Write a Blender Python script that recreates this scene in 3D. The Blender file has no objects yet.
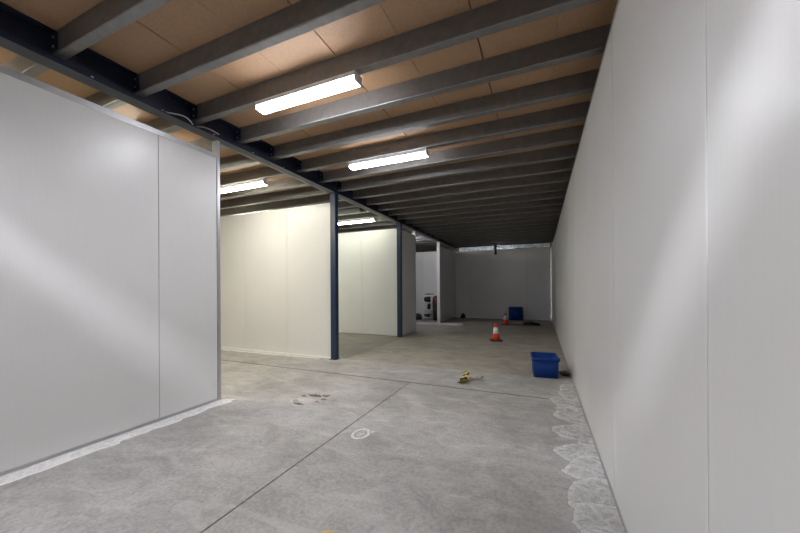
import bpy, bmesh, math, random
from mathutils import Vector, Matrix, noise
random.seed(7)
sc = bpy.context.scene
C = sc.collection

# ------------------------------------------------------------------ camera, world, exposure
F, TH, VH, RO, CAMH = 323.84, 0.4095, 288.73, 0.005, 1.35
cam_d = bpy.data.cameras.new('camera')
cam_d.sensor_width = 36.0
cam_d.lens = F / 800 * 36
cam_d.shift_y = (VH - 266.5) / 800
cam_d.clip_start = 0.02
cam = bpy.data.objects.new('camera', cam_d)
C.objects.link(cam)
c_, s_ = math.cos(TH), math.sin(TH)
r0, u0, f0 = Vector((c_, s_, 0)), Vector((0, 0, 1)), Vector((-s_, c_, 0))
rx = r0 * math.cos(RO) - u0 * math.sin(RO)
ux = r0 * math.sin(RO) + u0 * math.cos(RO)
cam.matrix_world = Matrix(((rx.x, ux.x, -f0.x, 0), (rx.y, ux.y, -f0.y, 0), (rx.z, ux.z, -f0.z, CAMH), (0, 0, 0, 1)))
sc.camera = cam

w = bpy.data.worlds.new('world')
sc.world = w
w.use_nodes = True
w.node_tree.nodes['Background'].inputs['Color'].default_value = (0.6, 0.65, 0.7, 1)
w.node_tree.nodes['Background'].inputs['Strength'].default_value = 0.02

vs = sc.view_settings
vs.view_transform = 'Standard'
vs.look = 'None'
vs.gamma = 1.0
vs.use_curve_mapping = False
vs.exposure = 0.0

LAMP_COOL = (0.925, 0.935, 1.0)
LAMP_WARM = (1.0, 0.945, 0.78)
LAMP_GREEN = (0.97, 0.985, 0.82)
E_NEAR, E_ROW2, E_BACK, E_SLOT = 66.0, 54.0, 225.0, 800.0
E_BAY = 122.0

# ------------------------------------------------------------------ materials
def new_mat(name):
    m = bpy.data.materials.new(name)
    m.use_nodes = True
    nt = m.node_tree
    b = nt.nodes['Principled BSDF']
    return m, nt, b

class N:
    """tiny node builder"""
    def __init__(s, nt):
        s.nt = nt
    def pos(s):
        return s.nt.nodes.new('ShaderNodeNewGeometry').outputs['Position']
    def mapping(s, vec, scale=(1, 1, 1), loc=(0, 0, 0)):
        n = s.nt.nodes.new('ShaderNodeMapping')
        n.inputs['Scale'].default_value = scale
        n.inputs['Location'].default_value = loc
        s.nt.links.new(vec, n.inputs['Vector'])
        return n.outputs[0]
    def noise(s, vec, scale, detail=4, rough=0.5, dist=0.0):
        n = s.nt.nodes.new('ShaderNodeTexNoise')
        n.inputs['Scale'].default_value = scale
        n.inputs['Detail'].default_value = detail
        n.inputs['Roughness'].default_value = rough
        n.inputs['Distortion'].default_value = dist
        s.nt.links.new(vec, n.inputs['Vector'])
        return n.outputs['Fac']
    def ramp(s, fac, stops):
        n = s.nt.nodes.new('ShaderNodeValToRGB')
        e = n.color_ramp.elements
        while len(e) < len(stops):
            e.new(0.5)
        for el, (p, col) in zip(e, stops):
            el.position = p
            el.color = (*col, 1) if hasattr(col, '__len__') else (col, col, col, 1)
        s.nt.links.new(fac, n.inputs[0])
        return n.outputs[0]
    def mix(s, fac, a, b, mode='MIX'):
        n = s.nt.nodes.new('ShaderNodeMix')
        n.data_type = 'RGBA'
        n.blend_type = mode
        for inp, v in ((n.inputs[0], fac), (n.inputs[6], a), (n.inputs[7], b)):
            if hasattr(v, 'node'):
                s.nt.links.new(v, inp)
            elif hasattr(v, '__len__'):
                inp.default_value = (*v, 1)
            else:
                inp.default_value = v
        return n.outputs[2]
    def math(s, op, a, b=0.0):
        n = s.nt.nodes.new('ShaderNodeMath')
        n.operation = op
        for i, v in enumerate((a, b)):
            if hasattr(v, 'node'):
                s.nt.links.new(v, n.inputs[i])
            else:
                n.inputs[i].default_value = v
        return n.outputs[0]
    def bump(s, h, strength, dist, bsdf):
        n = s.nt.nodes.new('ShaderNodeBump')
        n.inputs['Strength'].default_value = strength
        n.inputs['Distance'].default_value = dist
        s.nt.links.new(h, n.inputs['Height'])
        s.nt.links.new(n.outputs[0], bsdf.inputs['Normal'])
    def link(s, o, i):
        s.nt.links.new(o, i)

def speckle(name, col, rough=0.5, metal=0.0, var=0.12, scale=6.0, bump=0.0, bscale=60, spec=0.5, stretch=(1, 1, 1)):
    m, nt, b = new_mat(name)
    k = N(nt)
    p = k.mapping(k.pos(), stretch)
    f = k.noise(p, scale, 5, 0.6)
    lo = tuple(x * (1 - var) for x in col)
    hi = tuple(min(1, x * (1 + var)) for x in col)
    k.link(k.ramp(f, [(0.3, lo), (0.7, hi)]), b.inputs['Base Color'])
    b.inputs['Roughness'].default_value = rough
    b.inputs['Metallic'].default_value = metal
    b.inputs['Specular IOR Level'].default_value = spec
    if bump:
        k.bump(k.noise(p, bscale, 3, 0.6), bump, 0.004, b)
    return m

M = {}
# white coated panel skin: satin paint with a faint fine vertical rolling mark and orange-peel
def panel_mat(name, col, rough):
    m, nt, b = new_mat(name)
    k = N(nt)
    p = k.pos()
    big = k.noise(p, 0.9, 3, 0.5)
    fine = k.noise(k.mapping(p, (160, 160, 4)), 1.0, 2, 0.5)
    col1 = k.ramp(big, [(0.3, tuple(x * 0.97 for x in col)), (0.7, tuple(min(1, x * 1.02) for x in col))])
    k.link(k.mix(0.04, col1, k.ramp(fine, [(0.3, 0.35), (0.7, 0.8)])), b.inputs['Base Color'])
    b.inputs['Roughness'].default_value = rough
    b.inputs['Specular IOR Level'].default_value = 0.5
    return m
M['panel'] = panel_mat('white_panel_skin', (0.69, 0.685, 0.675), 0.33)
M['core'] = speckle('panel_joint_core', (0.30, 0.30, 0.29), 0.7)
M['alu'] = speckle('mill_aluminium', (0.50, 0.51, 0.53), 0.38, 0.75, 0.06, 9)
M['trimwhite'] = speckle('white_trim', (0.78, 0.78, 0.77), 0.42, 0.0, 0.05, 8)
M['galv'] = speckle('galvanised_steel', (0.215, 0.212, 0.208), 0.42, 0.6, 0.12, 14, 0.05, 90)
M['navy'] = speckle('navy_painted_steel', (0.006, 0.011, 0.028), 0.42, 0.0, 0.2, 5, 0.04, 70)
M['post'] = speckle('navy_post_paint', (0.010, 0.027, 0.068), 0.4, 0.0, 0.15, 5)
M['slate'] = speckle('slate_primer', (0.055, 0.070, 0.098), 0.5, 0.0, 0.12, 6)
M['bolt'] = speckle('zinc_bolt', (0.5, 0.5, 0.5), 0.4, 0.8, 0.1, 20)
M['dark_steel'] = speckle('dark_steel', (0.02, 0.021, 0.023), 0.5, 0.2, 0.2, 6)
M['outer'] = speckle('outer_cladding', (0.12, 0.12, 0.12), 0.7, 0.0, 0.1, 3)
M['outer_light'] = speckle('bay_rear_lining', (0.6, 0.59, 0.56), 0.6, 0.0, 0.05, 3)

# particleboard decking
m, nt, b = new_mat('tan_particleboard')
k = N(nt); p = k.pos()
flake = k.noise(k.mapping(p, (1, 1, 1)), 55, 4, 0.65)
blot = k.noise(p, 1.3, 4, 0.55)
colr = k.mix(0.5, k.ramp(blot, [(0.3, (0.36, 0.215, 0.115)), (0.7, (0.47, 0.29, 0.165))]),
             k.ramp(flake, [(0.35, (0.34, 0.205, 0.11)), (0.65, (0.49, 0.31, 0.18))]))
oi = nt.nodes.new('ShaderNodeObjectInfo')
colr = k.mix(k.math('MULTIPLY', oi.outputs['Random'], 0.22), colr, (0.30, 0.19, 0.11))
k.link(colr, b.inputs['Base Color'])
b.inputs['Roughness'].default_value = 0.62
k.bump(flake, 0.15, 0.002, b)
M['board'] = m

def concrete(name, lo, hi, stain, wisp_col, wisp, rough, streak):
    m, nt, b = new_mat(name)
    k = N(nt); p = k.pos()
    base = k.ramp(k.noise(k.mapping(p, streak), 2.4, 12, 0.76, 0.7), [(0.34, lo), (0.66, hi)])
    fine = k.noise(p, 38, 6, 0.7)
    base = k.mix(0.36, base, k.ramp(fine, [(0.3, tuple(x * 0.6 for x in lo)), (0.7, tuple(x * 1.25 for x in hi))]))
    # trowel sweeps and pale scuffs
    sw = k.noise(k.mapping(p, (1.1, 2.4, 1), (3.1, 7.7, 0)), 1.3, 8, 0.7, 1.8)
    base = k.mix(k.math('MULTIPLY', k.ramp(sw, [(0.52, 0.0), (0.72, 1.0)]), wisp), base, wisp_col)
    sc1 = k.noise(k.mapping(p, (6, 1.2, 1), (9, 2, 0)), 2.2, 5, 0.7, 2.5)
    base = k.mix(k.math('MULTIPLY', k.ramp(sc1, [(0.60, 0.0), (0.70, 1.0)]), wisp * 0.5), base, wisp_col)
    # darker damp blotches and brown rust spots
    dk = k.noise(k.mapping(p, (1, 1, 1), (21, 4, 0)), 1.0, 7, 0.66, 0.8)
    base = k.mix(k.math('MULTIPLY', k.ramp(dk, [(0.46, 0.0), (0.70, 1.0)]), 0.42), base, tuple(x * 0.62 for x in lo))
    st = k.noise(k.mapping(p, (1, 1, 1), (2.6, 11.9, 0)), 2.6, 4, 0.6)
    base = k.mix(k.math('MULTIPLY', k.ramp(st, [(0.66, 0.0), (0.76, 1.0)]), 0.45), base, stain)
    pits = k.noise(p, 85, 2, 0.5)
    base = k.mix(k.math('MULTIPLY', k.ramp(pits, [(0.66, 0.0), (0.74, 1.0)]), 0.5), base, tuple(x * 0.5 for x in lo))
    k.link(base, b.inputs['Base Color'])
    k.link(k.ramp(k.noise(p, 3.1, 5, 0.6), [(0.3, rough - 0.1), (0.7, rough + 0.12)]), b.inputs['Roughness'])
    b.inputs['Specular IOR Level'].default_value = 0.4
    k.bump(k.noise(p, 26, 8, 0.7), 0.11, 0.006, b)
    return m
M['slab'] = concrete('grey_trowelled_concrete', (0.235, 0.226, 0.213), (0.49, 0.477, 0.455), (0.22, 0.16, 0.11),
                     (0.56, 0.55, 0.53), 0.75, 0.55, (1, 1.5, 1))
M['slab_old'] = concrete('worn_tan_concrete', (0.23, 0.213, 0.183), (0.47, 0.435, 0.375), (0.13, 0.105, 0.08),
                         (0.50, 0.47, 0.41), 0.7, 0.72, (0.8, 2.8, 1))
M['slab_bay'] = concrete('bay_concrete', (0.23, 0.213, 0.185), (0.33, 0.31, 0.275), (0.15, 0.12, 0.09),
                         (0.36, 0.34, 0.30), 0.35, 0.65, (1.2, 1.6, 1))
M['subfloor'] = speckle('joint_filler', (0.03, 0.028, 0.025), 0.9)

def decal(name, col, lo, hi, rim=True, nscale=14):
    """dried residue lying on the floor; 'rim' attribute (0 centre .. 1 edge) drives coverage"""
    m, nt, b = new_mat(name)
    k = N(nt); p = k.pos()
    n1 = k.noise(p, nscale, 7, 0.72, 1.2)
    n2 = k.noise(p, nscale * 5, 4, 0.7)
    at = nt.nodes.new('ShaderNodeAttribute'); at.attribute_name = 'rim'
    cov = k.ramp(n1, [(0.36, lo), (0.66, hi)])
    cov = k.math('ADD', cov, k.math('MULTIPLY', k.math('SUBTRACT', n2, 0.5), 0.45))
    if rim:
        r = k.ramp(at.outputs['Fac'], [(0.0, 0.0), (0.80, 0.05), (0.93, 0.24), (0.985, 0.15), (1.0, 0.0)])
        cov = k.math('ADD', cov, r)
        fade = k.ramp(at.outputs['Fac'], [(0.0, 1.0), (0.97, 1.0), (1.0, 0.0)])
        cov = k.math('MULTIPLY', cov, fade)
    n = k.math('MINIMUM', k.math('MAXIMUM', cov, 0.0), 1.0)
    k.link(k.ramp(n2, [(0.3, tuple(x * 0.85 for x in col)), (0.7, col)]), b.inputs['Base Color'])
    b.inputs['Roughness'].default_value = 0.8
    k.link(n, b.inputs['Alpha'])
    return m
M['residue'] = decal('dried_white_residue', (0.66, 0.655, 0.64), 0.40, 0.95)
M['sealant'] = decal('white_sealant_smear', (0.80, 0.79, 0.77), 0.75, 1.0, nscale=8)
M['chalk'] = decal('white_marking_paint', (0.85, 0.85, 0.84), 0.55, 1.0, nscale=30)
M['smudge'] = decal('black_smudge', (0.02, 0.02, 0.018), 0.25, 0.95)
M['pit'] = decal('broken_dark_concrete', (0.09, 0.075, 0.055), 0.3, 0.9, nscale=40)

M['blue'] = speckle('blue_plastic', (0.001, 0.03, 0.18), 0.5, 0, 0.06, 8, spec=0.3)
M['orange'] = speckle('orange_red_plastic', (0.72, 0.065, 0.022), 0.45, 0, 0.08, 9)
M['reflect'] = speckle('white_reflective_sleeve', (0.75, 0.76, 0.77), 0.4, 0, 0.06, 30)
M['rubber'] = speckle('black_rubber', (0.014, 0.014, 0.014), 0.7, 0, 0.2, 9)
M['yellow'] = speckle('yellow_tape', (0.72, 0.55, 0.03), 0.4, 0, 0.1, 30)
M['blacktape'] = speckle('black_tape', (0.012, 0.012, 0.011), 0.4, 0, 0.1, 30)
M['scrap'] = speckle('yellow_card', (0.62, 0.42, 0.12), 0.6, 0, 0.2, 60)
M['red'] = speckle('red_plastic', (0.12, 0.008, 0.007), 0.5, 0, 0.1, 9)
M['pipe'] = speckle('grey_pipe', (0.55, 0.56, 0.55), 0.4, 0, 0.05, 9)
M['fixture'] = speckle('white_lamp_body', (0.80, 0.80, 0.80), 0.45, 0, 0.02, 9)
M['stone'] = speckle('concrete_chip', (0.30, 0.28, 0.25), 0.9, 0, 0.25, 60)
M['cable'] = speckle('white_cable', (0.55, 0.55, 0.54), 0.5, 0, 0.05, 9)
# crumpled reflective insulation film
m, nt, b = new_mat('silver_insulation_film')
k = N(nt); p = k.pos()
k.link(k.ramp(k.noise(p, 6, 4, 0.6), [(0.42, (0.25, 0.29, 0.31)), (0.58, (0.9, 0.92, 0.93))]), b.inputs['Base Color'])
b.inputs['Metallic'].default_value = 0.5
b.inputs['Roughness'].default_value = 0.35
k.bump(k.noise(p, 18, 4, 0.6, 1.0), 0.5, 0.02, b)
tr = nt.nodes.new('ShaderNodeBsdfTranslucent'); tr.inputs['Color'].default_value = (.8, .84, .86, 1)
mx = nt.nodes.new('ShaderNodeMixShader'); mx.inputs[0].default_value = .6
k.link(b.outputs[0], mx.inputs[1]); k.link(tr.outputs[0], mx.inputs[2]); k.link(mx.outputs[0], nt.nodes['Material Output'].inputs['Surface'])
M['foil'] = m

def emit_mat(name, col, strength):
    m, nt, b = new_mat(name)
    k = N(nt)
    b.inputs['Base Color'].default_value = (0.8, 0.8, 0.8, 1)
    b.inputs['Roughness'].default_value = 0.4
    b.inputs['Emission Strength'].default_value = strength
    v = k.noise(k.pos(), 5, 2)
    k.link(k.ramp(v, [(0.3, tuple(x * 0.97 for x in col)), (0.7, col)]), b.inputs['Emission Color'])
    return m

# ------------------------------------------------------------------ geometry helpers
def add_box(bm, x0, x1, y0, y1, z0, z1, bevel=0.0, seg=1):
    ret = bmesh.ops.create_cube(bm, size=1.0)
    vs_ = ret['verts']
    for v in vs_:
        v.co = Vector((x0 + (v.co.x + .5) * (x1 - x0), y0 + (v.co.y + .5) * (y1 - y0), z0 + (v.co.z + .5) * (z1 - z0)))
    if bevel:
        es = list({e for v in vs_ for e in v.link_edges})
        bmesh.ops.bevel(bm, geom=es, offset=bevel, segments=seg, affect='EDGES', profile=0.5)

def add_extrude(bm, prof, axis, a, b):
    """closed 2-D profile extruded along an axis; profile coords fill the other two axes in order"""
    def pt(q, t):
        if axis == 'x': return (t, q[0], q[1])
        if axis == 'y': return (q[0], t, q[1])
        return (q[0], q[1], t)
    A = [bm.verts.new(pt(q, a)) for q in prof]
    B = [bm.verts.new(pt(q, b)) for q in prof]
    n = len(prof)
    for i in range(n):
        bm.faces.new((A[i], A[(i + 1) % n], B[(i + 1) % n], B[i]))
    bm.faces.new(A[::-1]); bm.faces.new(B)

def add_lathe(bm, prof, cx, cy, n=24):
    rings = []
    for r, z in prof:
        rings.append([bm.verts.new((cx + r * math.cos(2 * math.pi * i / n), cy + r * math.sin(2 * math.pi * i / n), z)) for i in range(n)])
    for a, b2 in zip(rings, rings[1:]):
        for i in range(n):
            bm.faces.new((a[i], a[(i + 1) % n], b2[(i + 1) % n], b2[i]))
    bm.faces.new(rings[0][::-1]); bm.faces.new(rings[-1])

def add_tube(bm, pts, r, n=8):
    pts = [Vector(p) for p in pts]
    rings = []
    for i, p in enumerate(pts):
        t = (pts[min(i + 1, len(pts) - 1)] - pts[max(i - 1, 0)]).normalized()
        up = Vector((0, 0, 1)) if abs(t.z) < 0.9 else Vector((1, 0, 0))
        a = t.cross(up).normalized(); b2 = t.cross(a)
        rr = r[i] if hasattr(r, '__len__') else r
        rings.append([bm.verts.new(p + a * rr * math.cos(2 * math.pi * j / n) + b2 * rr * math.sin(2 * math.pi * j / n)) for j in range(n)])
    for a, b2 in zip(rings, rings[1:]):
        for j in range(n):
            bm.faces.new((a[j], a[(j + 1) % n], b2[(j + 1) % n], b2[j]))
    bm.faces.new(rings[0][::-1]); bm.faces.new(rings[-1])

def obj(name, bm, mat, parent=None, smooth=False, loc=None):
    bmesh.ops.recalc_face_normals(bm, faces=bm.faces)
    me = bpy.data.meshes.new(name)
    bm.to_mesh(me); bm.free()
    for mm in (mat if isinstance(mat, (list, tuple)) else [mat]):
        me.materials.append(mm)
    if smooth:
        for f in me.polygons: f.use_smooth = True
    o = bpy.data.objects.new(name, me)
    C.objects.link(o)
    if parent is not None:
        o.parent = parent
        o.matrix_parent_inverse = Matrix.Translation(-Vector(parent.location))
    if loc is not None:
        o.location = loc
    return o

def boxobj(name, dims, mat, parent=None, bevel=0.0, seg=1):
    bm = bmesh.new()
    add_box(bm, *dims, bevel=bevel, seg=seg)
    return obj(name, bm, mat, parent)

def empty(name, loc=(0, 0, 0)):
    o = bpy.data.objects.new(name, None)
    o.location = loc
    o.empty_display_size = 0.1
    C.objects.link(o)
    return o

def tag(o, label, cat=None, group=None, kind=None):
    o['label'] = label
    if cat: o['category'] = cat
    if group: o['group'] = group
    if kind: o['kind'] = kind
    return o

# ------------------------------------------------------------------ dimensions (metres, camera stands at x=y=0)
XR = 0.426            # face of the right-hand wall
XL = -3.63            # face of the corridor walls on the left
YB = 14.86            # back wall
HW = 3.03             # panel height
ZG = 3.187            # underside of girder
ZJ, ZD = 3.265, 3.44  # joist underside, deck underside
JY0, JS = 1.293, 0.575
YMIN, YEND = -4.6, 17.2
XOUT = -8.6
PT = 0.075            # panel thickness

# ------------------------------------------------------------------ floor
floor = boxobj('floor', (XOUT - 0.2, 1.2, YMIN - 0.2, YEND + 0.2, -0.12, -0.006), M['subfloor'])
tag(floor, 'bare grey concrete floor with saw-cut joints running through the corridor', 'floor', kind='structure')
G = 0.005
def slab(x0, x1, y0, y1, mat, g=(1, 1, 1, 1)):
    boxobj('slab', (x0 + G * g[0], x1 - G * g[1], y0 + G * g[2], y1 - G * g[3], -0.11, 0.0), mat, floor, bevel=0.002)
XJ, YJ, YO = -1.738, 4.34, 5.33
slab(XOUT, XJ, YMIN, YJ, M['slab'], (1, .8, 1, 3.3))
slab(XJ, 1.0, YMIN, YJ, M['slab'], (.8, 1, 1, 3.3))
slab(XOUT, 1.0, YJ, YO, M['slab'], (1, 1, 2.8, .5))
slab(-3.45, 1.0, YO, YEND, M['slab_old'], (.3, 1, .3, 1))
slab(XOUT, -3.45, YO, YEND, M['slab_bay'], (1, .3, .3, 1))

def lobe(yc, b, a, x_wall, side, z, mat, seed, name='residue_smear'):
    """half-ellipse wiped patch lying against a wall, lobe edge wobbling"""
    bm = bmesh.new()
    lay = bm.verts.layers.float.new('rim')
    NR, NA = 14, 40
    skew = 0.10 * math.sin(seed * 2.3) - 0.04
    rows = []
    for i in range(NR + 1):
        t = i / NR
        row = []
        for j in range(NA + 1):
            ang = -math.pi / 2 + math.pi * j / NA
            wob = 1 + 0.30 * noise.noise(Vector((math.cos(ang) * 1.3 + seed, math.sin(ang) * 1.3, seed * .7))) + 0.06 * noise.noise(Vector((math.cos(ang) * 6 + seed, math.sin(ang) * 6, seed)))
            v = bm.verts.new((x_wall + side * a * t * wob * math.cos(ang) ** 0.8 if math.cos(ang) > 0 else x_wall,
                              yc + b * t * wob * math.sin(ang) + skew * t * math.cos(ang), z))
            v[lay] = t
            row.append(v)
        rows.append(row)
    for r1, r2 in zip(rows, rows[1:]):
        for j in range(NA):
            bm.faces.new((r1[j], r1[j + 1], r2[j + 1], r2[j]))
    bmesh.ops.remove_doubles(bm, verts=bm.verts, dist=1e-5)
    o = obj(name, bm, mat, floor)
    o['kind'] = 'stuff'
    return o
for i, (yc, b, a) in enumerate([(4.72, .34, .25), (4.22, .28, .33), (3.88, .24, .31), (3.42, .19, .30), (3.03, .19, .30),
                                (2.80, .20, .285), (2.45, .22, .27), (2.20, .17, .28), (1.93, .19, .24), (1.62, .24, .31), (1.25, .25, .28)]):
    lobe(yc, b, a, XR - 0.006, -1, 0.0006 + 0.0002 * i, M['residue'], i * 3.1)

def strip_decal(pts_in, pts_out, mat, z, name, nz=0.012):
    """ragged smear between two polylines"""
    bm = bmesh.new()
    lay = bm.verts.layers.float.new('rim')
    def sample(P, t):
        k_ = t * (len(P) - 1); i = min(int(k_), len(P) - 2); f = k_ - i
        return Vector(P[i]) * (1 - f) + Vector(P[i + 1]) * f
    n, mrow = 90, 6
    rows = []
    for i in range(n + 1):
        a, b2 = sample(pts_in, i / n), sample(pts_out, i / n)
        row = []
        for j in range(mrow + 1):
            q = a.lerp(b2, j / mrow)
            e = nz * noise.noise(Vector((q.x * 9, q.y * 9, 3.3))) * (j / mrow)
            v = bm.verts.new((q.x + e, q.y + e, z))
            v[lay] = abs(j / mrow) if i not in (0, n) else 1.0
            row.append(v)
        rows.append(row)
    for r1, r2 in zip(rows, rows[1:]):
        for j in range(mrow):
            bm.faces.new((r1[j], r1[j + 1], r2[j + 1], r2[j]))
    o = obj(name, bm, mat, floor)
    o['kind'] = 'stuff'
    return o
strip_decal([(XL + .03, -.2), (XL + .03, .9), (XL + .03, 1.9), (XL + .03, 2.80)],
            [(-3.40, -.2), (-3.43, .9), (-3.42, 1.9), (-3.43, 2.86)], M['sealant'], 0.0007, 'sealant_smear', 0.05)
strip_decal([(-7.5, 5.21), (-5.5, 5.21), (-3.95, 5.21)], [(-7.5, 5.04), (-5.5, 5.06), (-3.95, 5.13)], M['sealant'], 0.0007, 'sealant_smear', 0.03)

strip_decal([(XR - .005, .6), (XR - .005, 3), (XR - .005, 5.4)], [(XR - .12, .6), (XR - .13, 3), (XR - .10, 5.4)], M['residue'], 0.0005, 'residue_smear', 0.08)

def blob(cx, cy, rx_, ry_, mat, z, seed, name, wob=0.25, n=48, inner=0.0):
    bm = bmesh.new()
    lay = bm.verts.layers.float.new('rim')
    rows = []
    NR = 8
    for i in range(NR + 1):
        t = inner + (1 - inner) * i / NR
        row = []
        for j in range(n):
            a = 2 * math.pi * j / n
            q = 1 + wob * noise.noise(Vector((math.cos(a) * 1.3 + seed, math.sin(a) * 1.3, seed)))
            if inner: q = q * (1 + 0.05 * noise.noise(Vector((math.cos(a) * 5, math.sin(a) * 5, t * 2 + seed))))
            v = bm.verts.new((cx + rx_ * t * q * math.cos(a), cy + ry_ * t * q * math.sin(a), z))
            v[lay] = 0.3 if inner and i not in (0, NR) else i / NR
            row.append(v)
        rows.append(row)
    for r1, r2 in zip(rows, rows[1:]):
        for j in range(n):
            bm.faces.new((r1[j], r1[(j + 1) % n], r2[(j + 1) % n], r2[j]))
    o = obj(name, bm, mat, floor)
    o['kind'] = 'stuff'
    return o
blob(-1.545, 2.62, 0.082, 0.112, M['chalk'], 0.0008, 2.2, 'painted_ring', 0.14, n=72, inner=0.72)
blob(-1.545, 2.62, 0.035, 0.045, M['residue'], 0.0007, 5.2, 'painted_ring', 0.5)
strip_decal([(-1.475, 2.70), (-1.455, 2.72)], [(-1.465, 2.675), (-1.44, 2.70)], M['chalk'], 0.0009, 'painted_ring', 0.004)
blob(0.33, 5.72, 0.075, 0.17, M['smudge'], 0.0012, 8.1, 'black_smudge', 0.5)
blob(0.36, 5.62, 0.05, 0.10, M['smudge'], 0.0014, 3.1, 'black_smudge', 0.4)
# broken patch of floor: dark pits and loose chips around it
for i, (x, y, a, b) in enumerate([(-2.62, 3.33, .10, .035), (-2.50, 3.38, .07, .03), (-2.75, 3.27, .05, .02), (-2.44, 3.26, .03, .03), (-2.47, 3.16, .025, .02), (-2.62, 3.02, .06, .03)]):
    blob(x, y, a, b, M['pit'], 0.0008, i * 2.7 + 1, 'floor_pit', 0.6)
blob(-2.66, 3.06, 0.11, 0.08, M['residue'], 0.0006, 4.4, 'floor_pit', 0.5)
bm = bmesh.new()
for i in range(46):
    a = random.uniform(0, 2 * math.pi)
    x, y = -2.60 + 0.20 * math.cos(a) * random.uniform(.75, 1.1), 3.20 + 0.19 * math.sin(a) * random.uniform(.75, 1.1)
    if random.random() < .3: x, y = -2.66 + random.uniform(-.1, .1), 3.06 + random.uniform(-.05, .05)
    s = random.uniform(.005, .014)
    ret = bmesh.ops.create_icosphere(bm, subdivisions=1, radius=s)
    for v in ret['verts']:
        q = v.co * random.uniform(.7, 1.2)
        v.co = Vector((x + q.x, y + q.y, 0.001 + max(-0.0005, q.z * .6)))
o = obj('concrete_chips', bm, M['stone'], floor); o['kind'] = 'stuff'

# ------------------------------------------------------------------ ceiling deck: boards on channel joists
ceil = empty('ceiling', (0, 0, 0))
tag(ceil, 'underside of the mezzanine, tan boards on grey steel joists', 'ceiling', kind='structure')
bx = [-2.87 + 0.6 * i for i in range(-10, 7)]
meshes = {}
def board(x0, x1, y0, y1, gl, gr):
    kx = (round(x1 - x0, 3), round(y1 - y0, 3), gl, gr)
    if kx not in meshes:
        bm = bmesh.new()
        add_box(bm, gl, x1 - x0 - gr, 0.0015, y1 - y0 - 0.0015, 0, 0.022, bevel=0.002)
        o = obj('ceiling_board', bm, M['board'], ceil)
        meshes[kx] = o.data
    else:
        o = bpy.data.objects.new('ceiling_board', meshes[kx]); C.objects.link(o); o.parent = ceil
    o.location = (x0, y0, ZD)
for i in range(len(bx) - 1):
    off = (i % 2) * 2 * JS + (i % 3) * JS
    y = JY0 + 0.037 - 12 * JS - off
    dark_l = (i % 2 == 0)
    gl, gr = (0.005, 0.0008) if dark_l else (0.0008, 0.005)
    while y < YEND:
        y1 = y + 4 * JS
        ya, yb = max(y, YMIN), min(y1, YEND)
        if yb - ya > 0.1: board(bx[i], bx[i + 1], ya, yb, gl, gr)
        y = y1
boxobj('deck_top', (XOUT, 1.0, YMIN, YEND, ZD + 0.0225, ZD + 0.06), M['dark_steel'], ceil)

def chan(y0):
    """lipped channel: web towards the camera, flanges pointing away"""
    t, fw, lip = 0.004, 0.075, 0.018
    z0, z1 = 0.0, ZD - ZJ - 0.0005
    return [(y0, z0 + .009), (y0 + .0026, z0 + .0026), (y0 + .009, z0), (y0 + fw, z0), (y0 + fw, z0 + lip), (y0 + fw - t, z0 + lip), (y0 + fw - t, z0 + t), (y0 + .009, z0 + t), (y0 + t, z0 + .009),
            (y0 + t, z1 - t), (y0 + fw - t, z1 - t), (y0 + fw - t, z1 - lip), (y0 + fw, z1 - lip), (y0 + fw, z1), (y0, z1)]
jm = []
for (xa, xb) in ((-3.632, 0.74), (XOUT + .02, -3.648)):
    bm = bmesh.new(); add_extrude(bm, chan(0.0), 'x', xa, xb)
    jm.append((bm, xa, xb))
first = []
for bm, xa, xb in jm:
    first.append(obj('joist', bm, M['galv'], ceil))
    first[-1].location = (0, JY0 - JS * 10, ZJ)
for n_ in range(-9, 29):
    y = JY0 + JS * n_
    if y > YEND - .2: break
    for f in first:
        o = f.copy(); C.objects.link(o); o.parent = ceil; o.location = (0, y, ZJ)

# ------------------------------------------------------------------ panel walls
def wall_x(name, xf, back, ys, z1, label, mat=None, gap=0.0025, strip=None, inset=.006):
    """wall in the Y direction; xf = visible face, back = +1/-1 direction of its thickness"""
    root = empty(name, (xf, ys[0], 0))
    tag(root, label, 'wall', kind='structure')
    x0, x1 = sorted((xf, xf + back * PT))
    for a, b2 in zip(ys, ys[1:]):
        boxobj('wall_panel', (x0, x1, a + gap, b2 - gap, 0.012, z1), mat or M['panel'], root, bevel=0.003, seg=2)
    for y in ys[1:-1]:
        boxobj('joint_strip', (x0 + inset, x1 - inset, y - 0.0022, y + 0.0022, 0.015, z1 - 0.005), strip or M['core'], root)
    return root
def wall_y(name, yf, xs, z1, label, mat=None, gap=0.0025):
    root = empty(name, (xs[0], yf, 0))
    tag(root, label, 'wall', kind='structure')
    for a, b2 in zip(xs, xs[1:]):
        boxobj('wall_panel', (a + gap, b2 - gap, yf, yf + PT, 0.012, z1), mat or M['panel'], root, bevel=0.003, seg=2)
    for x in xs[1:-1]:
        boxobj('joint_strip', (x - 0.0022, x + 0.0022, yf + 0.006, yf + PT - 0.006, 0.015, z1 - 0.005), M['core'], root)
    return root

ysr = [-4.5] + [1.17 + 1.257 * i for i in range(-4, 11)] + [YB + 1.0]
wr = wall_x('wall_right', XR, 1, ysr, HW, 'long white panel wall along the right side of the corridor', strip=M['trimwhite'], inset=-.0015)  # white strips paint a highlight line along each panel joint
boxobj('base_angle', (XR - 0.003, XR + 0.03, -4.5, YB + .5, 0.0, 0.025), M['alu'], wr)
boxobj('cap_channel', (XR - 0.003, XR + PT + 0.003, -4.5, YB + .5, HW - 0.02, HW + 0.004), M['alu'], wr)

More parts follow.
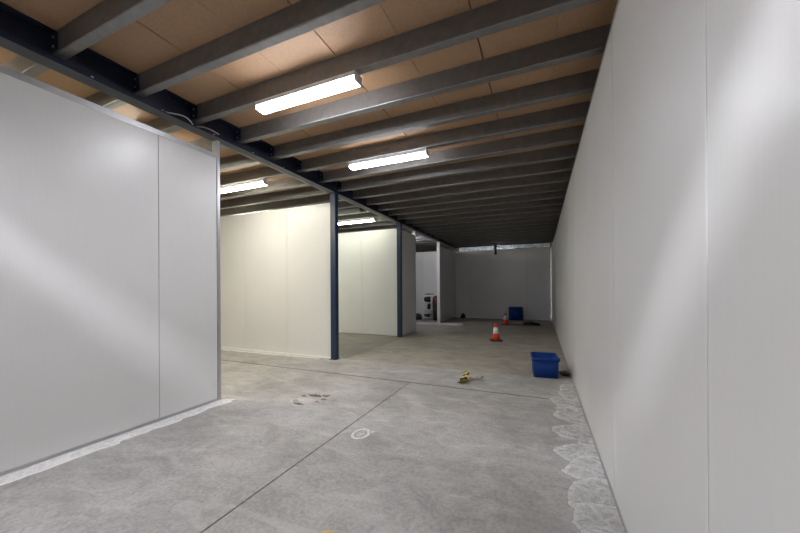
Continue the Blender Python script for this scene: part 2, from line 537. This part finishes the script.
ysl = [-4.5] + [2.086 - 1.2 * i for i in range(5, -1, -1)] + [2.745]
wl = wall_x('wall_left', XL, -1, ysl, 2.985, 'white panel wall at the left edge of the photo, ending at an aluminium jamb')
boxobj('cap_channel', (XL - PT - 0.004, XL + 0.004, -4.5, 2.745, 2.955, 3.010), M['alu'], wl)
boxobj('base_angle', (XL - 0.02, XL + 0.018, -4.5, 2.745, 0.0, 0.004), M['alu'], wl)
boxobj('base_angle', (XL - 0.02, XL + 0.003, -4.5, 2.745, 0.0, 0.022), M['alu'], wl)
boxobj('jamb', (XL - PT - 0.006, XL + 0.008, 2.745, 2.785, 0.0, ZG - 0.007), M['alu'], wl, bevel=0.002)

xp1 = [-8.45, -7.26, -6.06, -4.853, -3.70]
w1 = wall_y('wall_bay_near', 5.26, xp1, 3.03, 'cream-lit partition wall between the first and second bay, ending at a navy post')
boxobj('cap_channel', (-8.45, -3.70, 5.255, 5.26 + PT + .004, 3.012, 3.036), M['trimwhite'], w1)
boxobj('end_trim', (-3.715, -3.70, 5.252, 5.26 + PT + .008, 0.0, 3.036), M['trimwhite'], w1)
boxobj('base_angle', (-8.45, -3.70, 5.235, 5.262, 0.0, 0.022), M['trimwhite'], w1)
xp2 = [-8.45, -7.30, -6.08, -4.874, -3.70]
w2 = wall_y('wall_bay_middle', 8.39, xp2, 3.055, 'partition wall between the second and third bay, behind the nearer navy post')
boxobj('cap_channel', (-8.45, -3.70, 8.385, 8.39 + PT + .004, 3.036, 3.06), M['trimwhite'], w2)
boxobj('end_trim', (-3.715, -3.70, 8.382, 8.39 + PT + .008, 0.0, 3.06), M['trimwhite'], w2)
w3 = wall_y('wall_bay_far', 13.9, [-8.45, -7.3, -6.1, -4.9, -3.72], 3.0, 'pale grey partition wall at the far end of the third bay')
boxobj('cap_channel', (-8.45, -3.72, 13.895, 13.9 + PT + .004, 2.98, 3.006), M['trimwhite'], w3)

w4 = wall_x('wall_corridor_short', XL, -1, [8.50, 9.58], HW, 'short dim panel wall right after the second navy post')
boxobj('jamb', (XL - PT - 0.006, XL + 0.008, 9.58, 9.62, 0.0, ZG - 0.007), M['alu'], w4)
w5 = wall_x('wall_corridor_end', XL, -1, [12.32, 13.1, 14.3, YB], HW, 'dim panel wall from the far jamb to the back corner')
boxobj('jamb', (XL - PT - 0.03, XL + 0.012, 12.26, 12.32, 0.0, ZG - 0.007), M['trimwhite'], w5, bevel=0.002)
wb = wall_y('wall_back', YB, [XL - .05, -2.93, -1.74, -0.53, XR - 0.06], 3.06, 'dim grey panel wall closing the far end of the corridor')
boxobj('base_angle', (XL, XR - .045, YB - 0.012, YB + .002, 0.0, 0.06), M['trimwhite'], wb)
boxobj('joint_cover', (-1.755, -1.725, YB - 0.006, YB + .002, 0.06, 3.06), M['panel'], wb)

# the building around the bays
wo = boxobj('wall_outer', (XOUT - .1, XOUT, YMIN, YEND, 0, ZD), M['outer_light']); tag(wo, 'plain rear lining at the back of the bays', 'wall', kind='structure')
wo = boxobj('wall_front', (XOUT, 1.0, YMIN - .1, YMIN, 0, ZD), M['outer_light']); tag(wo, 'plain wall behind the camera', 'wall', kind='structure')
wo = boxobj('wall_rear', (XOUT, 1.0, YEND, YEND + .1, 0, ZD), M['outer_light']); tag(wo, 'plain pale wall of the space behind the back wall', 'wall', kind='structure')
wo = boxobj('wall_side', (1.0, 1.1, YMIN, YEND, 0, ZD + .05), M['outer']); tag(wo, 'dark cladding behind the right-hand panel wall', 'wall', kind='structure')

# ------------------------------------------------------------------ steel frame
def ibeam_profile(cx, z0, z1, w_, tw=0.010, tf=0.013):
    h = w_ / 2
    return [(cx - h, z0), (cx + h, z0), (cx + h, z0 + tf), (cx + tw / 2, z0 + tf), (cx + tw / 2, z1 - tf), (cx + h, z1 - tf),
            (cx + h, z1), (cx - h, z1), (cx - h, z1 - tf), (cx - tw / 2, z1 - tf), (cx - tw / 2, z0 + tf), (cx - h, z0 + tf)]
XG = -3.64
g = empty('steel_girder', (XG, 0, ZG))
tag(g, 'long navy steel girder running above the left-hand walls', 'beam')
bm = bmesh.new(); add_extrude(bm, ibeam_profile(XG, ZG, ZD - 0.001, 0.146), 'y', YMIN + .02, YEND - .02)
obj('beam', bm, M['navy'], g)
boxobj('soffit_plate', (XG - 0.0735, XG + 0.0735, YMIN + .02, YEND - .02, ZG - 0.002, ZG - 0.0002), M['slate'], g)
boxobj('edge_angle', (XG - 0.075, XG - 0.035, 2.79, YB, ZG - 0.006, ZG - 0.0022), M['galv'], g)
bm = bmesh.new()
ret = bmesh.ops.create_cone(bm, cap_ends=True, segments=6, radius1=0.011, radius2=0.010, depth=0.012)
bmesh.ops.rotate(bm, verts=bm.verts, cent=(0, 0, 0), matrix=Matrix.Rotation(math.pi / 2, 3, 'X'))
bo = obj('bolt', bm, M['bolt'], g)
spots = [(XG + 0.05, JY0 + JS * n_ - 0.007, ZJ + dz) for n_ in range(-1, 8) for dz in (0.05, 0.125)]
for i, sp in enumerate(spots):
    o = bo if i == 0 else bo.copy()
    if i: C.objects.link(o)
    o.matrix_parent_inverse = Matrix.Identity(4)
    o.location = Vector(sp) - Vector(g.location)
cl = [boxobj('cleat', (XG + 0.006, XG + 0.10, JY0 + JS * n_ - 0.0075, JY0 + JS * n_ - 0.0005, ZJ + 0.02, ZD - .02), M['navy'], g) for n_ in range(-1, 8)]
for i in range(6):   # flange bolts
    o = bo.copy(); C.objects.link(o); o.rotation_euler = (math.pi / 2, 0, 0)
    o.location = Vector((XG + 0.062, 0.95 + 0.575 * i, ZG + 0.019)) - Vector(g.location)

g2 = empty('steel_girder', (-1.5, YB + .05, ZG + .06))
tag(g2, 'dark steel girder across the far end of the corridor', 'beam')
bm = bmesh.new(); add_extrude(bm, ibeam_profile(YB - 0.02, ZG + .06, ZJ + .0, 0.14, tf=.008), 'x', XG + .08, 0.755)
obj('beam', bm, M['dark_steel'], g2)
boxobj('hanger_plate', (-1.86, -1.77, YB - 0.10, YB - 0.012, 2.83, ZG + .059), M['navy'], g2)
g3 = empty('steel_girder', (0.75, 0, ZG))
tag(g3, 'dark edge beam above and behind the right-hand wall', 'beam')
bm = bmesh.new(); add_extrude(bm, ibeam_profile(0.82, ZJ - .06, ZD - .001, 0.12), 'y', YMIN + .02, YEND - .02)
obj('beam', bm, M['dark_steel'], g3)

XP = -3.63
def post(y, label):
    r = empty('steel_post', (XG, y, 0))
    tag(r, label, 'post', 'navy steel posts under the girder')
    bm = bmesh.new(); add_box(bm, XP - .06, XP + .06, y - .05, y + .05, 0.012, ZG - .0045, bevel=.006, seg=2)
    obj('shaft', bm, M['post'], r)
    boxobj('base_plate', (XG - .075, XG + .075, y - .055, y + .075, 0.0, 0.012), M['navy'], r)
    boxobj('cap_plate', (XG - .072, XG + .072, y - .07, y + .07, ZG - .014, ZG - .0042), M['navy'], r)
    for dx in (-.062, .062):
        bm = bmesh.new()
        bmesh.ops.create_cone(bm, cap_ends=True, segments=6, radius1=.009, radius2=.009, depth=.012, matrix=Matrix.Translation((XG + dx, y + .03, .018)))
        obj('bolt', bm, M['bolt'], r)
post(5.205, 'nearer navy steel post at the end of the cream-lit partition')
post(8.335, 'farther navy steel post beside the short dim panel wall')

# ------------------------------------------------------------------ ceiling lamps
def lamp(x0, x1, y, ztop, col, strength, label, group):
    r = empty('batten_lamp', ((x0 + x1) / 2, y, ztop))
    tag(r, label, 'ceiling light', group)
    hw = 0.062
    body = [(y - hw, ztop), (y - hw, ztop - .040), (y - hw + .003, ztop - .040), (y - hw + .003, ztop - .020), (y + hw - .003, ztop - .020), (y + hw - .003, ztop - .040), (y + hw, ztop - .040), (y + hw, ztop)]
    bm = bmesh.new(); add_extrude(bm, body, 'x', x0, x1); obj('body', bm, M['fixture'], r)
    # opal cover: flat-sided wrap with rounded lower edges
    pr = [(y - hw + .004, ztop - .0202), (y - hw + .002, ztop - .050)]
    for i in range(5):
        a = math.pi + (math.pi / 2) * i / 4
        pr.append((y - hw + .022 + .020 * math.cos(a), ztop - .060 + .020 * math.sin(a)))
    for i in range(5):
        a = 1.5 * math.pi + (math.pi / 2) * i / 4
        pr.append((y + hw - .022 + .020 * math.cos(a), ztop - .060 + .020 * math.sin(a)))
    pr += [(y + hw - .002, ztop - .050), (y + hw - .004, ztop - .0202)]
    bm = bmesh.new(); add_extrude(bm, pr, 'x', x0 + .014, x1 - .014)
    obj('diffuser', bm, emit_mat('lit_diffuser', col, strength), r, smooth=False)
    for xa, xb in ((x0, x0 + .0138), (x1 - .0138, x1)):
        boxobj('end_cap', (xa, xb, y - hw, y + hw, ztop - .082, ztop - .0202), M['fixture'], r, bevel=.004)
    return r
ZL = ZJ - 0.0005
def slot_lamp(x0, x1, y, z, slope, label):
    """unseen lamp added for the wall streaks: a strip at the bottom of a deep narrow black trough, throwing a thin sheet of light"""
    r = empty('added_slot_lamp', ((x0 + x1) / 2, y, z))
    tag(r, label, 'ceiling light', 'corridor lamps')
    a = math.atan(slope)
    d = Vector((0, math.cos(a), -math.sin(a))); nrm = Vector((0, math.sin(a), math.cos(a)))
    o_ = Vector((0, y, z))
    def plate(name, n0, n1, d0, d1, mat, xa=x0, xb=x1):
        q = [o_ + nrm * n + d * t for n, t in ((n0, d0), (n1, d0), (n1, d1), (n0, d1))]
        bm = bmesh.new(); add_extrude(bm, [(p_.y, p_.z) for p_ in q], 'x', xa, xb)
        return obj(name, bm, mat, r)
    plate('body', -.030, .030, -.05, -.001, M['fixture'])
    plate('tube_strip', -.010, .010, 0, .004, emit_mat('slot_strip', LAMP_COOL, E_SLOT))
    plate('shield', .0125, .0165, 0, .26, M['rubber'])
    plate('shield', -.0165, -.0125, 0, .26, M['rubber'])
    boxobj('hanger', (x0 + .1, x0 + .13, y - .02, y + .0, z + .03, ZD - .0005), M['galv'], r)
    boxobj('hanger', (x1 - .13, x1 - .1, y - .02, y + .0, z + .03, ZD - .0005), M['galv'], r)
slot_lamp(-1.75, -0.35, -0.72, 3.34, 0.93, 'unseen slot lamp added behind the camera to throw the diagonal streak')  # added out of view; trough shaped to cast a light streak on both walls
lamp(-2.66, -1.48, 2.505, ZL, LAMP_COOL, E_NEAR, 'bright batten lamp nearest the camera above the corridor', 'corridor lamps')
lamp(-2.66, -1.42, 4.255, ZL, LAMP_COOL, E_ROW2, 'second batten lamp of the corridor, farther along', 'corridor lamps')
lamp(-5.62, -4.40, 4.27, ZL, LAMP_WARM, E_BAY * .42, 'warm batten lamp glowing in the first bay, left of the nearer post', 'bay lamps')
lamp(-5.30, -4.10, 7.77, ZL, LAMP_GREEN, E_BAY * .22, 'warm batten lamp in the second bay, between the two navy posts', 'bay lamps')
lamp(-5.35, -4.2, 11.11, ZL, LAMP_COOL, E_BAY * .6, 'batten lamp inside the far third bay', 'bay lamps')
lamp(-5.90, -4.70, 0.80, ZL, LAMP_WARM, E_BAY * .7, 'warm batten lamp behind the left wall, seen as glow over its top', 'bay lamps')
lamp(-3.45, -2.25, -1.29, ZD - .003, LAMP_COOL, E_BACK, 'batten lamp tucked between the joists behind the camera', 'corridor lamps')
lamp(-2.60, -1.4, 16.86, ZL, LAMP_COOL, 170, 'batten lamp in the space behind the back wall', 'bay lamps')
lamp(-7.75, -6.55, 6.51, ZL, LAMP_GREEN, E_BAY * 1.2, 'unseen extra batten lamp added deep inside the second bay to even out its light', 'bay lamps')  # extra lamp out of sight, added so the bay wall is evenly lit
lamp(-5.90, -4.70, 2.53, ZL, LAMP_WARM, E_BAY * 1.1, 'unseen extra batten lamp added behind the left wall to even out the first bay light', 'bay lamps')  # added hidden lamp, spreads softer light over the near partition

# ------------------------------------------------------------------ overhead odds and ends
bm = bmesh.new()
pts = []
for i in range(13):
    t = i / 12
    pts.append((XG + 0.02 + 0.07 * math.sin(t * math.pi), 2.10 + 0.36 * t, ZG + 0.024 + 0.05 * math.sin(t * math.pi) * t))
for i in range(1, 9):
    t = i / 8
    pts.append((XG + 0.02 + 0.095 * math.sin(t * math.pi * .55), 2.46 + 0.24 * t, ZG + 0.024 + .035 * (1 - t) * math.sin(t * 3) - 0.03 * t * t * 0))
add_tube(bm, pts, 0.006, 6)
tag(obj('power_cable', bm, M['cable'], None, True), 'thin pale cable looping off the girder beside the nearest lamp joist', 'cable')

pr_ = empty('drain_pipe', (-4.4, 6.55, 3.2))
tag(pr_, 'grey pipe with a dark end under the second bay ceiling', 'pipe')
bm = bmesh.new(); add_tube(bm, [(-6.4, 6.60, 3.205), (-3.86, 6.60, 3.205)], 0.05, 20); obj('pipe', bm, M['pipe'], pr_, True)
bm = bmesh.new(); add_tube(bm, [(-3.86, 6.60, 3.205), (-3.80, 6.60, 3.205), (-3.795, 6.60, 3.205), (-3.74, 6.60, 3.205)], [.058, .058, .048, .048], 20); obj('coupling', bm, M['dark_steel'], pr_, True)

def foil(name, x0, x1, zlo, zhi, yb, seed, label, n=70):
    bm = bmesh.new()
    rows = []
    for i in range(n + 1):
        t = i / n
        x = x0 + (x1 - x0) * t
        sag = zlo + 0.06 * noise.noise(Vector((x * 1.9, seed, 0))) + 0.03 * noise.noise(Vector((x * 6, seed, 2)))
        col = []
        for j in range(9):
            q = j / 8
            z = zhi + (sag - zhi) * q
            y = yb - 0.02 - 0.05 * math.sin(q * math.pi) + 0.05 * noise.noise(Vector((x * 5, q * 3, seed)))
            col.append(bm.verts.new((x, y, z)))
        rows.append(col)
    for a, b2 in zip(rows, rows[1:]):
        for j in range(8):
            bm.faces.new((a[j], a[j + 1], b2[j + 1], b2[j]))
    o = obj(name, bm, M['foil'], None, True)
    md = o.modifiers.new('thickness', 'SOLIDIFY'); md.thickness = 0.003
    return tag(o, label, 'foil', 'insulation film over the back wall')
foil('insulation_film', XL + .12, -1.95, 3.03, 3.2652, YB + 0.28, 1.3, 'crumpled silver insulation film above the left half of the back wall')
foil('insulation_film', -1.70, 0.38, 3.09, 3.2652, YB + 0.28, 6.3, 'crumpled grey insulation film above the right half of the back wall')

# ------------------------------------------------------------------ things on the floor
def tub_mesh_parts(root, mat, W, D, H, taper=0.035, wall=0.006):
    """open rectangular tub centred on root, open at the top"""
    def ring(bm, w_, d_, z, rad=0.035, n=5):
        out = []
        for sx, sy, a0 in ((1, 1, 0), (-1, 1, 90), (-1, -1, 180), (1, -1, 270)):
            for i in range(n):
                a = math.radians(a0 + 90 * i / (n - 1))
                out.append(bm.verts.new((sx * (w_ / 2 - rad) + rad * math.cos(a), sy * (d_ / 2 - rad) + rad * math.sin(a), z)))
        return out
    def skin(bm, rings):
        for a, b2 in zip(rings, rings[1:]):
            n = len(a)
            for i in range(n):
                bm.faces.new((a[i], a[(i + 1) % n], b2[(i + 1) % n], b2[i]))
    bm = bmesh.new()
    b0, b1 = (W - 2 * taper, D - 2 * taper), (W - .02, D - .02)
    def dims(z): t = z / H; return b0[0] + (b1[0] - b0[0]) * t, b0[1] + (b1[1] - b0[1]) * t
    rs = [ring(bm, *dims(0), 0.0), ring(bm, *dims(H * .5), H * .5), ring(bm, *dims(H), H)]
    wi, di = dims(H); rs.append(ring(bm, wi - 2 * wall, di - 2 * wall, H))
    wi, di = dims(0); rs.append(ring(bm, wi - 2 * wall, di - 2 * wall, wall))
    skin(bm, rs)
    bm.faces.new(rs[0][::-1]); bm.faces.new(rs[-1])
    body = obj('body', bm, mat, root, True)
    # outward rim band, drooping to a shallow V at the middle of each long side
    bm = bmesh.new()
    zs = [(H - .045, 0.004), (H - .045, .014), (H - .004, .016), (H + .004, .010), (H + .004, -.004), (H - .002, -.006)]
    rings = []
    for z, off in zs:
        w_, d_ = dims(H)
        rg = ring(bm, w_ + 2 * off, d_ + 2 * off, z, .04)
        rings.append(rg)
    skin(bm, rings)
    obj('rim', bm, mat, root, True)
    bm = bmesh.new()
    for sy in (-1,):
        w_, d_ = dims(H - .05)
        y = sy * (d_ / 2 + .001)
        prof = [(-.16 * W / .40, H - .046), (.16 * W / .40, H - .046), (.03, H - .085), (-.03, H - .085)]
        A = [bm.verts.new((x, y - sy * .004, z)) for x, z in prof]; B = [bm.verts.new((x * .96, y + sy * .011, z)) for x, z in prof]
        for i in range(4): bm.faces.new((A[i], A[(i + 1) % 4], B[(i + 1) % 4], B[i]))
        bm.faces.new(A); bm.faces.new(B)
    obj('handle_grip', bm, mat, root)
    for p_ in root.children:
        p_.matrix_parent_inverse = Matrix.Identity(4)
t1 = empty('plastic_tub', (0, 0, 0))
tub_mesh_parts(t1, M['blue'], 0.372, 0.48, 0.295, taper=0.016)
t1.location = (0.052, 5.535, 0.003); t1.rotation_euler = (0, 0, math.radians(5))
tag(t1, 'open blue plastic tub standing upright near the right wall', 'tub', 'blue plastic tubs')
t2 = empty('plastic_tub', (0, 0, 0))
tub_mesh_parts(t2, M['blue'], 0.56, 0.56, 0.33)
t2.location = (-0.955, 14.22, 0.276); t2.rotation_euler = (math.radians(84), 0, math.radians(-2))
t2.rotation_euler = (math.radians(-90 + 0), 0, math.radians(2))
tag(t2, 'blue plastic tub tipped on its side against the back wall', 'tub', 'blue plastic tubs')

def cone(x, y, rz, label, s=1.0, lean=0):
    r = empty('traffic_cone', (0, 0, 0))
    bm = bmesh.new(); add_box(bm, -.14 * s, .14 * s, -.14 * s, .14 * s, 0, .028 * s, bevel=.008, seg=2); obj('base', bm, M['rubber'], r)
    bm = bmesh.new()
    R = lambda z: (.108 - .082 * (z - .028) / .422)
    add_lathe(bm, [(R(.028) * s, .0282 * s), (R(.19) * s, .19 * s)], 0, 0); obj('lower_body', bm, M['orange'], r, True)
    bm = bmesh.new()
    add_lathe(bm, [(R(.19) * s - .001, .1902 * s), (R(.19) * s + .003, .192 * s), (R(.345) * s + .003, .345 * s), (R(.345) * s - .001, .3468 * s)], 0, 0); obj('reflective_band', bm, M['reflect'], r, True)
    bm = bmesh.new()
    add_lathe(bm, [(R(.345) * s, .347 * s), (R(.44) * s, .44 * s), (R(.45) * s - .006, .452 * s)], 0, 0); obj('tip', bm, M['orange'], r, True)
    for p_ in r.children: p_.matrix_parent_inverse = Matrix.Identity(4)
    r.location = (x, y, 0.0005); r.rotation_euler = (0, 0, rz)
    return tag(r, label, 'traffic cone', 'traffic cones')
cone(-1.06, 8.62, math.radians(20), 'orange traffic cone with a white band, standing alone mid-corridor')
cone(-1.19, 12.5, math.radians(8), 'small-looking orange traffic cone in front of the tipped blue tub')

# black and yellow hazard tape, crumpled
def ribbon(bm, path, width, seg=26, phase=0):
    P = [Vector(p) for p in path]
    def smp(t):
        k_ = t * (len(P) - 1); i = min(int(k_), len(P) - 2); f = k_ - i
        f = f * f * (3 - 2 * f) * .5 + f * .5
        return P[i].lerp(P[i + 1], f)
    rows = []
    for i in range(seg + 1):
        t = i / seg
        q = smp(t); d = (smp(min(1, t + .03)) - smp(max(0, t - .03))).normalized()
        tw = 1.1 * noise.noise(Vector((t * 4, phase, 0))) + .35
        side = d.cross(Vector((0, 0, 1)))
        if side.length < .2: side = Vector((1, .2, 0))
        side.normalize()
        up = side.cross(d).normalized()
        wv = (side * math.cos(tw) + up * math.sin(tw)) * width / 2
        a, b2 = q + wv, q - wv
        a.z = max(a.z, .002); b2.z = max(b2.z, .002)
        rows.append((bm.verts.new(a), bm.verts.new((a + b2) / 2 + Vector((0, 0, .004))), bm.verts.new(b2)))
    for i in range(seg):
        for j in range(2):
            f = bm.faces.new((rows[i][j], rows[i][j + 1], rows[i + 1][j + 1], rows[i + 1][j]))
            f.material_index = ((i + j + int(phase)) // 3) % 2
bm = bmesh.new()
ribbon(bm, [(-1.07, 4.53, .006), (-1.01, 4.60, .03), (-1.035, 4.68, .055), (-1.0, 4.74, .09), (-.99, 4.80, .125)], .11, 18, 0)
ribbon(bm, [(-1.0, 4.76, .035), (-.92, 4.82, .03), (-.84, 4.88, .02), (-.76, 4.93, .04)], .05, 20, 3)
ribbon(bm, [(-1.09, 4.58, .004), (-1.03, 4.66, .012), (-.95, 4.72, .006)], .06, 10, 1)
o = obj('hazard_tape', bm, [M['blacktape'], M['yellow']])
md = o.modifiers.new('thickness', 'SOLIDIFY'); md.thickness = .0015
tag(o, 'crumpled black and yellow hazard tape on the concrete floor', 'tape')

# yellow scrap at the bottom edge of the picture
bm = bmesh.new()
ring = []
for i in range(18):
    a = 2 * math.pi * i / 18
    q = 1 + .18 * math.sin(2 * a + .6) + .10 * math.sin(5 * a)
    ring.append((.036 * q * math.cos(a), .042 * q * math.sin(a)))
cv = bm.verts.new((0, 0, .008)); cb = bm.verts.new((0, 0, .001))
up = [bm.verts.new((x, y, .003 + .004 * math.sin(i))) for i, (x, y) in enumerate(ring)]
lo = [bm.verts.new((x * .96, y * .96, .0008)) for x, y in ring]
for i in range(18):
    j = (i + 1) % 18
    bm.faces.new((cv, up[i], up[j])); bm.faces.new((cb, lo[j], lo[i])); bm.faces.new((up[i], lo[i], lo[j], up[j]))
o = obj('card_scrap', bm, M['scrap'], None, loc=(-1.08, 1.465, 0))
tag(o, 'small yellow scrap on the floor at the bottom edge of the photo', 'scrap')

# aluminium track lying on the floor at the far opening
ch = [(-.05, 0), (.05, 0), (.05, .07), (.046, .07), (.046, .004), (-.046, .004), (-.046, .07), (-.05, .07)]
r = empty('metal_channel', (-3.5, 11.75, 0))
bm = bmesh.new(); add_extrude(bm, ch, 'x', -1.75, .95); o = obj('channel', bm, M['trimwhite'], r); o.matrix_parent_inverse = Matrix.Identity(4)
bm = bmesh.new(); add_box(bm, .90, .955, -.06, .06, 0.0, .10, bevel=.004); add_box(bm, .80, .90, -.058, -.051, .0, .05); o = obj('end_bracket', bm, M['alu'], r); o.matrix_parent_inverse = Matrix.Identity(4)
r.rotation_euler = (0, 0, math.radians(6)); r.location.z = .0005; r.location = (-3.55, 11.62, .0005)
tag(r, 'long white metal channel lying on the floor at the far opening', 'channel')

# dark heap with a hose trailing to the far cone
def lump(name, cx, cy, rx_, ry_, rz_, mat, seed, label, cat, sub=3):
    bm = bmesh.new()
    bmesh.ops.create_icosphere(bm, subdivisions=sub, radius=1)
    for v in bm.verts:
        q = 1 + .35 * noise.noise(v.co * 1.7 + Vector((seed, 0, 0))) + .15 * noise.noise(v.co * 4 + Vector((seed, 5, 0)))
        p_ = v.co * q
        v.co = Vector((p_.x * rx_, p_.y * ry_, max(0, p_.z * rz_ + rz_ * .55)))
    o = obj(name, bm, mat, None, True, loc=(cx, cy, .0005))
    return tag(o, label, cat)
lump('rubbish_bag', -.33, 12.75, .30, .16, .07, M['rubber'], 1.0, 'flat black heap of plastic lying on the floor near the back wall', 'bag')
bm = bmesh.new()
add_tube(bm, [(-1.02, 12.42, .014), (-.9, 12.52, .014), (-.76, 12.50, .014), (-.64, 12.60, .014), (-.55, 12.52, .014)], .013, 8)
tag(obj('rubber_hose', bm, M['rubber'], None, True), 'black hose trailing from the far cone to the black heap', 'hose')
lump('dark_bundle', -3.22, 14.55, .10, .10, .14, M['rubber'], 4.0, 'small dark bundle on the floor by the back corner', 'bundle')
lump('rubbish_bag', -4.95, 13.3, .20, .18, .17, M['rubber'], 7.0, 'slumped black bag at the foot of the far bay wall', 'bag')

# trolley rack with dark items in the far bay
r = empty('wire_rack', (-4.46, 13.35, 0))
tag(r, 'pale narrow rack loaded with dark items in the far bay', 'rack')
for dx in (-.17, .17):
    for dy in (-.15, .15):
        bm = bmesh.new(); add_tube(bm, [(-4.46 + dx, 13.35 + dy, 0), (-4.46 + dx, 13.35 + dy, 1.15)], .012, 8); obj('upright', bm, M['trimwhite'], r, True)
for z in (.10, .42, .74, 1.06):
    boxobj('shelf', (-4.645, -4.275, 13.185, 13.515, z, z + .02), M['trimwhite'], r, bevel=.003)
for i, (z, a, b2, h_) in enumerate(((.1205, .16, .10, .07), (.4405, .08, .11, .13), (.7605, .17, .11, .12), (1.0805, .17, .12, .03))):
    bm = bmesh.new(); bmesh.ops.create_icosphere(bm, subdivisions=2, radius=1)
    for v in bm.verts:
        q = 1 + .6 * noise.noise(v.co * 1.6 + Vector((i * 3.3, 0, 0)))
        v.co = Vector((v.co.x * a * q, v.co.y * b2 * q, max(0, (v.co.z * q + 1) * h_)))
    o = obj('tool_bundle', bm, M['rubber'], None, True, loc=(-4.46 + (.03 if i % 2 else -.02), 13.35, z))
    tag(o, ['dark bundle on the bottom shelf of the pale rack', 'dark bundle on the second lowest shelf of the pale rack',
            'dark bundle on the second highest shelf of the pale rack', 'flat dark bundle on top of the pale rack'][i], 'bundle', 'bundles on the rack')
r = empty('waste_bin', (-4.09, 13.3, 0))
tag(r, 'dark waste bin with a tall red top, right of the pale rack', 'bin')
bm = bmesh.new(); add_lathe(bm, [(.12, 0), (.15, .70)], -4.09, 13.3, 20); obj('body', bm, M['rubber'], r, True)
bm = bmesh.new(); add_lathe(bm, [(.16, .702), (.165, .74), (.15, .95), (.08, 1.04), (.02, 1.05)], -4.09, 13.3, 20); obj('lid', bm, M['red'], r, True)
